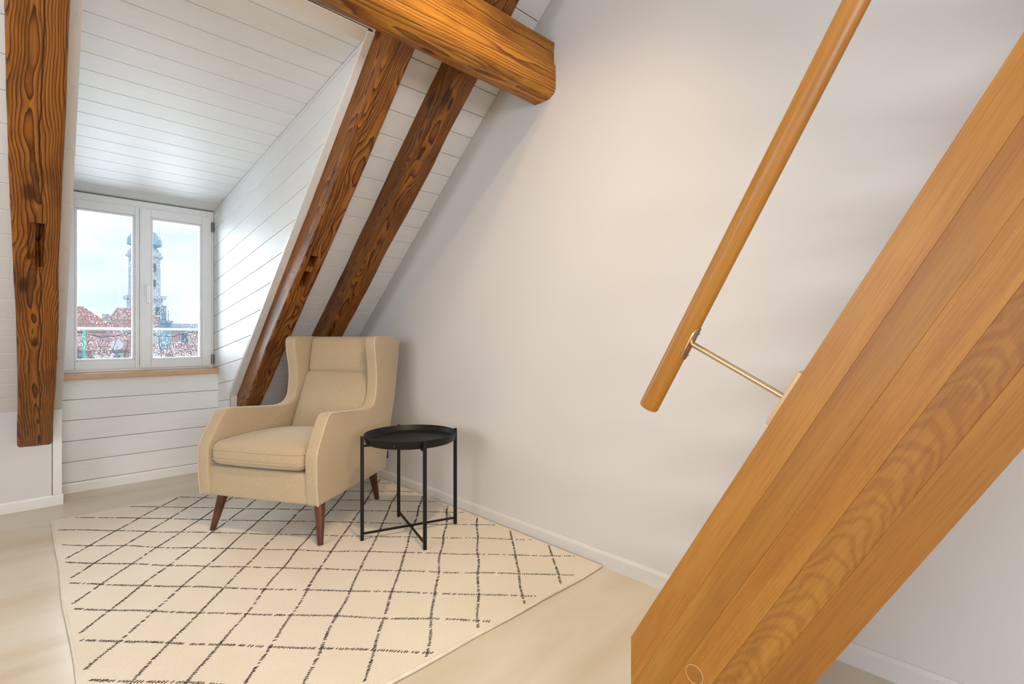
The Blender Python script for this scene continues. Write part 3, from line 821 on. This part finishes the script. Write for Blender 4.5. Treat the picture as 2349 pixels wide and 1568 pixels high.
# seat cushion
cw = .279
def cush(p):
    x, y, z = p
    cr = (1-(x/cw)**2)*(1-(y/.30)**2)
    z2 = z + (.024*cr if z > 0 else -.004*cr) + (.010*(1-((y+.05)/.30)**2) if z > .02 else 0)
    return (x*(1-.07*(y+.3)/.6), y - .014*(1-(x/cw)**2)*(1 if y < -.2 else 0), z2 + .02*(.0))
mb = rounded_box(cw, .290, .057, .046, cush, inner=8)
tilt = Matrix.Translation((0, .272, .408+dzc)) @ Matrix.Rotation(math.radians(-1.0), 4, 'X')
seat = mb.build('seat_cushion', M['linen'], chair, smooth=True, weld=True, matrix=tilt)
def seam(zz, rr=.0022):
    pts = []
    r = .046; hx, hy = cw+.0005, .2905
    for (cx, cy, a0) in ((hx-r, -hy+r, -90), (hx-r, hy-r, 0), (-hx+r, hy-r, 90), (-hx+r, -hy+r, 180)):
        for k in range(7):
            a = math.radians(a0 + 15*k); p = Vector((cx + r*math.cos(a), cy + r*math.sin(a), zz)); pts.append(p)
    out = []
    for i in range(len(pts)):
        a, b = pts[i], pts[(i+1) % len(pts)]
        nseg = max(1, int((b-a).length/.05))
        for k in range(nseg): out.append(cush(a + (b-a)*k/nseg)[:2] + (zz,))
    return MB().tube(out, rr, 6, closed=True)
for zz in (.027, -.024): seam(zz).build('seam', M['pipe'], seat, smooth=True)
# back cushion and headrest
def pad(name, y0, z0, y1, z1, th, half, puff, rr):
    ln = math.hypot(y1-y0, z1-z0); ang = math.atan2(y1-y0, z1-z0)
    def fn(p):
        x, y, z = p; k = (1-(x/half)**2)*(1-(z/(ln/2))**2)
        ym = y - puff*k if y < 0 else y
        return (x, ym, z)
    mb = rounded_box(half, th/2, ln/2, rr, fn, inner=8)
    mt = Matrix.Translation((0, (y0+y1)/2 + th/2*math.cos(ang), (z0+z1)/2 + dzc - th/2*math.sin(ang)*0)) @ Matrix.Rotation(-ang, 4, 'X')
    return mb.build(name, M['linen'], chair, smooth=True, weld=True, matrix=mt)
pad('back_cushion', .500, .420, .655, .772, .11, .240, .030, .032)
pad('headrest', .650, .764, .690, .992, .10, .230, .024, .032)
# legs
def leg(p_top, p_bot):
    mb = MB(); mb.cyl(p_bot, p_top, .0135, .0265, n=20); mb.build('leg', M['leg'], chair, smooth=True)
leg((-.262, .062, .212+dzc), (-.300, .026, .0005)); leg((.318, .052, .212+dzc), (.345, .022, .0005))
leg((.262, .600, .222+dzc), (.243, .690, .0005)); leg((-.262, .600, .222+dzc), (-.243, .690, .0005))
mb = MB(); mb.box((hw(.715)-.006, .716, .255+dzc), (hw(.715)+.0005, .730, .300+dzc)); mb.build('label_tag', M['tagdark'], chair)

# ------------------------------------------------------------------ tray table
tx, ty = 1.4035, 2.166
table = empty('side_table', (tx, ty, ZR), math.radians(-17.3))
tag(table, 'round black metal tray table standing beside the armchair', 'side table')
zt = .513 - ZR
tr = .2285
mb = MB().lathe([(.0001, zt-.034), (.200, zt-.034), (.212, zt-.031), (.219, zt-.022), (tr-.002, zt-.001), (tr-.001, zt), (tr, zt-.001), (tr-.006, zt-.034), (tr-.012, zt-.039), (.0001, zt-.039)], 72)
mb.build('tray', M['black'], table, smooth=True)
for k in range(4):
    a = math.radians(90*k); c, s_ = math.cos(a), math.sin(a)
    mb = MB(); R0 = .2385; hwid = .0078
    rot = Matrix.Rotation(a, 4, 'Z')
    mb.box((R0-hwid, -hwid, 0), (R0+hwid, hwid, zt+.002)); ob = mb.build('leg', M['black'], table, bevel=.002, seg=2, matrix=rot)
    mb = MB(); mb.box((R0-.060, -.0055, zt-.050), (R0-hwid, .0055, zt-.040)); mb.build('bracket', M['black'], ob, matrix=Matrix.Identity(4))
for k in range(2):
    mb = MB(); zc = .032 + .0*k
    mb.box((-.231, -.0045, zc-.0045-.0045*k), (.231, .0045, zc+.0045-.0045*k)); mb.build('cross_bar', M['black'], table, matrix=Matrix.Rotation(math.radians(90*k), 4, 'Z'))
for a in (-125, 55):
    mb = MB(); c, s_ = math.cos(math.radians(a)), math.sin(math.radians(a))
    mb.cyl((c*(tr-.004), s_*(tr-.004), zt-.021), (c*(tr+.0005), s_*(tr+.0005), zt-.021), .0018, n=8); mb.build('rivet', M['brass'], table)

# ------------------------------------------------------------------ staircase
CX, TH = 1.0, .045
ST = 1.766; alpha = math.atan(ST); sd = Vector((0, -math.cos(alpha), math.sin(alpha))); sn = Vector((0, -math.sin(alpha), -math.cos(alpha)))
P_UP = Vector((CX, .632, .309)); WID = .286
stair = empty('staircase', (CX, .56, 0)); SO = Vector((CX, .56, 0))
tag(stair, 'steep open oak staircase with board stringer and round handrail against the plaster wall', 'staircase')
ztop = 2.95
stave_tones = [(1.0, .0, 1), (.90, .0, 2), (1.04, .15, 3), (.92, .8, 4), (.93, .0, 5)]
wst = WID/5
for i, (tone, fig, sd_) in enumerate(stave_tones):
    # board polygon between offsets o0..o1 from the upper edge, trimmed plumb at Y=.632 and level at the floor
    o0, o1 = wst*i, wst*(i+1)
    def line(off):                           # point on the line at height z / at plane y
        q = P_UP + sn*off
        return q
    def at_y(off, y): q = line(off); t = (y-q.y)/sd.y; return q + sd*t
    def at_z(off, z): q = line(off); t = (z-q.z)/sd.z; return q + sd*t
    poly = [(-1, 5), (.632, 5), (.632, 0), (-1, 0)]
    poly = [(.632, 0), (.632, ztop), (-2, ztop), (-2, 0)]
    c0 = sn.y*P_UP.y + sn.z*P_UP.z
    poly = clip(poly, -sn.y, -sn.z, -(c0+o0)); poly = clip(poly, sn.y, sn.z, c0+o1)
    # local frame: X along the stave, Y across, Z = +X world (thickness)
    org = P_UP + sn*((o0+o1)/2)
    fxx, fyy, fzz = sd, sn, Vector((0,0,0))
    zax = sd.cross(sn)
    mt = Matrix((sd, sn, zax)).transposed().to_4x4(); mt.translation = org - SO
    inv = mt.inverted()
    mb = MB(); mb.prism([inv @ (Vector((CX, y, z)) - SO) for y, z in poly], inv.to_3x3() @ Vector((TH, 0, 0)))
    mb.build('stringer_stave', oak('oak_stave_%d' % i, tone, fig, sd_*1.9), stair, bevel=.0006, seg=1, matrix=mt)
oak_t = oak('oak_tread', .98, 0, 9.0)
# the second stringer, next to the wall
poly = [(.632, 0), (.632, ztop), (-2, ztop), (-2, 0)]; c0 = sn.y*P_UP.y + sn.z*P_UP.z
poly = clip(poly, -sn.y, -sn.z, -c0); poly = clip(poly, sn.y, sn.z, c0+WID)
mb = MB(); mb.prism([Vector((1.70, y, z)) - SO for y, z in poly], (TH, 0, 0)); mb.build('stringer', oak_t, stair, bevel=.002)
# treads housed between the stringers
rise = .225
for k in range(1, 13):
    z = rise*k; u_ = P_UP + sd*((z - P_UP.z)/sd.z)
    mb = MB(); mb.box((CX+TH, u_.y-.262, z-.04), (1.70, u_.y-.032, z)); mb.v = [tuple(Vector(q)-SO) for q in mb.v]
    mb.build('tread', oak_t, stair, bevel=.002)
# plug over the bolt
pc = Vector((CX, .480, .297)) - SO
MB().cyl(pc + Vector((-.0008, 0, 0)), pc + Vector((.004, 0, 0)), .0185, n=28).build('plug', oak('oak_plug', .97, 0, 21), stair)
MB().tube([pc + Vector((-.0008, .0188*math.cos(a), .0188*math.sin(a))) for a in [2*math.pi*k/28 for k in range(28)]], .0007, 5, closed=True).build('plug_ring', plain('pale_ring', (.72, .48, .25), .5), stair)
# handrail
hx_ = CX + TH/2
h0 = Vector((hx_, .6000, .8370)); hd = Vector((0, .205-.600, 1.567-.837)).normalized()
hl = 2.35; rr = .0215
def rail():
    mb = MB(); n = 28
    prof_ = [(0, .0001), (0, rr-.003), (.0012, rr-.0008), (.004, rr), (hl-.004, rr), (hl, rr-.003), (hl, .0001)]
    vs = [(x, r_*math.cos(2*math.pi*k/n), r_*math.sin(2*math.pi*k/n)) for x, r_ in prof_ for k in range(n)]
    mb.add(vs, [(i*n+k, i*n+(k+1) % n, (i+1)*n+(k+1) % n, (i+1)*n+k) for i in range(len(prof_)-1) for k in range(n)])
    yv = Vector((1, 0, 0)); zv = hd.cross(yv); mt = Matrix((hd, yv, zv)).transposed().to_4x4(); mt.translation = h0 - SO
    return mb.build('handrail', oak('oak_rail', 1.02, 0, 31), stair, smooth=True, matrix=mt)
rail()
hn = Vector((0, hd.z, -hd.y)).normalized()          # away from the stringer, square to the rail
def bracket(along):
    c = h0 + hd*along                              # on the rail's axis
    foot = c - hn*.05
    # run the rod square to the rail until it meets the upper edge of the stringer
    t = ((P_UP - c).dot(-sn)) / ((-hn).dot(-sn)); e = c - hn*t
    mb = MB(); mb.cyl(c - hn*(rr+.001) - SO, e - SO, .006, n=16); ob = mb.build('bracket_rod', M['brass'], stair, smooth=True)
    # saddle plate under the rail
    mb = MB(); a = c - hn*(rr-.004)
    for i in range(15):
        pass
    vs = []; nn_ = 14
    for i in range(nn_+1):
        s_ = -.0375 + .075*i/nn_; wv_ = .0125*math.sqrt(max(.05, 1-(abs(s_)/.039)**4))
        for j in range(5):
            v_ = -1 + 2*j/4; ang = v_*wv_/rr
            vs.append(c + hd*s_ - hn*(rr+.0025)*math.cos(ang) + Vector((1,0,0))*(rr+.0025)*math.sin(ang) - SO)
    nv = len(vs)
    vs += [v + hn*.0028 for v in vs]
    fs = [(i*5+j, i*5+j+1, (i+1)*5+j+1, (i+1)*5+j) for i in range(nn_) for j in range(4)]
    fs += [tuple(q+nv for q in f)[::-1] for f in fs]
    ring = [j for j in range(5)] + [i*5+4 for i in range(1, nn_+1)] + [nn_*5+j for j in range(3, -1, -1)] + [i*5 for i in range(nn_-1, 0, -1)]
    fs += [(ring[k], ring[(k+1) % len(ring)], ring[(k+1) % len(ring)]+nv, ring[k]+nv) for k in range(len(ring))]
    mb.add(vs, fs); mb.build('saddle_plate', M['brass'], ob, smooth=True)
    for s_ in (-.026, .026):
        q = c + hd*s_ - hn*(rr+.0024) - SO
        MB().cyl(q, q - hn*.0022, .0032, .0022, n=10).build('plate_screw', M['screw'], ob)
    # foot plate on the stringer's edge
    mb = MB(); mb.bar(e - sd*.058 - sn*.004 - SO, e + sd*.058 - sn*.004 - SO, .034, .009, up=tuple(-sn)); mb.build('foot_plate', plain('brass_plate', (.66, .47, .25), .35, metal=.35), ob, bevel=.0015)
bracket(.178); bracket(1.75)

# ------------------------------------------------------------------ outside, seen through the wet panes
M['tile_a'] = roof_tiles('hazed_red_tile_a', (.66, .36, .34)); M['tile_b'] = roof_tiles('hazed_red_tile_b', (.64, .40, .39))  # tile reds lightened to paint in outdoor glare
M['render'] = plain('pale_render', (.72, .70, .70), .9, var=.04, scale=.6); M['pinkwall'] = plain('pink_wall', (.70, .52, .51), .9, var=.12, scale=1.2)
M['stone'] = plain('hazed_tower_stone', (.66, .74, .80), .9, var=.12, scale=1.4); M['copper'] = plain('hazed_copper_green', (.42, .62, .74), .7, var=.15, scale=1.0)  # distance haze put into the tower's stone and dome colours
M['slate'] = plain('slate', (.42, .48, .54), .8, var=.1); M['pane_d'] = plain('dark_pane', (.22, .27, .32), .3)
M['green'] = plain('green_paint', (.15, .55, .45), .5); M['net'] = plain('dark_net', (.06, .10, .16), .8)
M['ground'] = plain('far_ground', (.45, .43, .42), .9, scale=.05)
M['mast'] = plain('grey_blue_mast', (.30, .42, .52), .7, var=.2, scale=3)

GZ = -11.0
mb = MB(); mb.box((-80, 8, GZ-.2), (120, 240, GZ)); tag(mb.build('ground', M['ground']), kind='structure')

def part(mb, name, mat, par, off, **kw):
    off = Vector(off); mb.v = [tuple(Vector(p)-off) for p in mb.v]; return mb.build(name, mat, par, **kw)
# church tower
T = empty('church_tower', (15.75, 110, GZ)); to = (15.75, 110, GZ)
tag(T, 'haze-paled stone church tower with a bulbous copper dome seen behind the window mullion', 'tower')
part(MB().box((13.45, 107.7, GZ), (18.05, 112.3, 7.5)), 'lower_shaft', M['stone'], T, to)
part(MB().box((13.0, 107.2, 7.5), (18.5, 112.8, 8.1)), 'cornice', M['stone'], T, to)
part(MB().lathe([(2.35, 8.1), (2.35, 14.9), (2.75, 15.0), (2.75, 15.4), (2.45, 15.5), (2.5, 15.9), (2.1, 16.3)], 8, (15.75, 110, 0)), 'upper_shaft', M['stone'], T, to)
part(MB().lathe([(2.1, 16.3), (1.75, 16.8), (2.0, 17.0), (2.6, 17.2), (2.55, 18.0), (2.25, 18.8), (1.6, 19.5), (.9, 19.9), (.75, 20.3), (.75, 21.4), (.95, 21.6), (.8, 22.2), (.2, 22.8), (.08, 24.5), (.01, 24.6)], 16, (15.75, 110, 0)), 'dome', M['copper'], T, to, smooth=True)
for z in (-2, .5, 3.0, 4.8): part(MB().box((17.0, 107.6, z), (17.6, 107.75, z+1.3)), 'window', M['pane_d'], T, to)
for z in (9.5, 12.4):
    for x in (14.5, 16.4): part(MB().box((x, 107.55, z), (x+.6, 107.85, z+1.4)), 'window', M['pane_d'], T, to)

def house(name, label, x0, x1, y0, y1, ze, zr, hip0, hip1, wall, tile, windows=(), chimneys=()):
    o = ((x0+x1)/2, (y0+y1)/2, GZ); H = empty(name, o); tag(H, label, 'house', 'houses across the street')
    part(MB().box((x0, y0, GZ), (x1, y1, ze)), 'wall', wall, H, o)
    ym = (y0+y1)/2; e = .35
    b = MB(); b.add([(x0-e, y0-e, ze-.1), (x1+e, y0-e, ze-.1), (x1+e, y1+e, ze-.1), (x0-e, y1+e, ze-.1), (x0+hip0, ym, zr), (x1-hip1, ym, zr)],
                    [(0,1,5,4), (2,3,4,5), (1,2,5), (3,0,4), (3,2,1,0)])
    part(b, 'roof', tile, H, o)
    for (wx, wz, ww_, wh) in windows:
        f = part(MB().box((wx-ww_/2, y0-.08, wz), (wx+ww_/2, y0+.02, wz+wh)), 'window_frame', M['render'], H, o)
        part(MB().box((wx-ww_/2+.12, y0-.10, wz+.12), (wx+ww_/2-.12, y0-.07, wz+wh-.12)), 'window_pane', M['pane_d'], f, (0, 0, 0), matrix=Matrix.Translation((-o[0], -o[1], -o[2])))
    for (cx_, cz, cw_, ch_) in chimneys:
        part(MB().box((cx_-cw_/2, ym-cw_/2, cz), (cx_+cw_/2, ym+cw_/2, cz+ch_)), 'chimney', wall, H, o)
    return H
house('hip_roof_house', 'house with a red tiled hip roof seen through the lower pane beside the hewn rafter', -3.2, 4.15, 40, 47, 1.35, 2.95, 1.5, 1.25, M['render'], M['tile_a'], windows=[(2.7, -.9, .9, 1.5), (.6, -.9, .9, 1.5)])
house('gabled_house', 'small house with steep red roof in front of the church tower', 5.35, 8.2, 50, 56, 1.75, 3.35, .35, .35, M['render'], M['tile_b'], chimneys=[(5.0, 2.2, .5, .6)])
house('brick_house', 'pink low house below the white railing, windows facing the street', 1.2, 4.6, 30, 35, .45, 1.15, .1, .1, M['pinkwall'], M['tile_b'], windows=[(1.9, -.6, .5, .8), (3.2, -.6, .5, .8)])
house('grey_roof_house', 'long pink house under a flat grey roof seen in the pane by the hinges', 9.0, 15.0, 60, 70, 1.85, 2.35, .2, .2, M['pinkwall'], M['slate'], windows=[(10.4, .1, .8, 1.3), (11.9, .1, .8, 1.3), (13.4, .1, .8, 1.3)])
house('tile_roof_shed', 'low building with glare-paled red roof low down in the pane by the hinges', 1.9, 3.6, 9.6, 12.2, .45, .86, .15, .15, M['render'], M['tile_b'])
# roof mast
o_ = (3.42, 20, GZ); A = empty('roof_chimney', o_); tag(A, 'tall blue-grey chimney stack rising beyond the railing', 'chimney')
part(MB().box((3.26, 19.85, GZ), (3.56, 20.15, 1.42)), 'stack', M['mast'], A, o_)
part(MB().box((3.22, 19.8, 1.42), (3.60, 20.2, 1.50)), 'cap', M['mast'], A, o_)
part(MB().cyl((3.38, 20, 1.5), (3.38, 20, 2.0), .07, n=12), 'flue', M['mast'], A, o_, smooth=True)
part(MB().cyl((3.50, 20, 1.5), (3.50, 20, 1.85), .012, n=8), 'rod', M['mast'], A, o_)
# satellite dish on a post
o_ = (1.5, 14, GZ); A = empty('satellite_dish', o_); tag(A, 'round white satellite dish low in the pane beside the mullion', 'dish')
d_ = MB().lathe([(.0001, .0), (.05, .004), (.09, .016), (.11, .03), (.112, .03), (.09, .012), (.0001, -.004)], 24)
mt = Matrix.Translation((1.5, 14, .80)) @ Matrix.Rotation(math.radians(78), 4, 'X')
d_.v = [tuple(mt @ Vector(p)) for p in d_.v]; part(d_, 'dish', M['window'], A, o_, smooth=True)
part(MB().cyl((1.5, 14.03, GZ), (1.5, 14.03, .78), .02, n=10), 'post', M['mast'], A, o_)
part(MB().cyl((1.5, 13.99, .74), (1.5, 13.80, .78), .008, n=8), 'feed_arm', M['mast'], A, o_)
# outer roof ledge with guard rail and net
mb = MB(); mb.prism([(-.6, 4.62, .72), (2.2, 4.62, .72), (2.2, 6.1, .60), (-.6, 6.1, .60)], (0, 0, -.12)); tag(mb.build('roof_ledge', plain('pale_sheet_metal', (.70, .73, .75), .5)), kind='structure')
o_ = (.8, 5.6, .64); A = empty('guard_rail', o_); tag(A, 'white guard rail with a green post just outside the window', 'railing')
part(MB().cyl((-.4, 5.6, 1.065), (2.0, 5.6, 1.060), .013, n=12), 'rail', M['window'], A, o_, smooth=True)
for x in (.38, 1.62): part(MB().cyl((x, 5.61, .62), (x, 5.61, 1.06), .0115, n=12), 'post', M['green'], A, o_, smooth=True)
o_ = (.8, 5.65, .64); A = tag(empty('safety_net', o_), 'sagging dark safety net hung below the white guard rail', 'net')
random.seed(2)
part(MB().tube([(x, 5.65, 1.035 - .045*math.sin((x-.3)/.45*math.pi)**2 + .004*math.sin(x*60)) for x in [.2+.02*k for k in range(60)]], .0035, 5), 'head_rope', M['net'], A, o_)
for k in range(14):
    x = .25 + .085*k
    part(MB().tube([(x + .012*math.sin(z*30+k), 5.655 + .01*math.cos(z*14), z) for z in [.62+.035*j for j in range(11)]], .0022, 5), 'cord', M['net'], A, o_)
part(MB().tube([(x, 5.655, .845 + .012*math.sin(x*11)) for x in [.2+.02*k for k in range(60)]], .0022, 5), 'foot_rope', M['net'], A, o_)
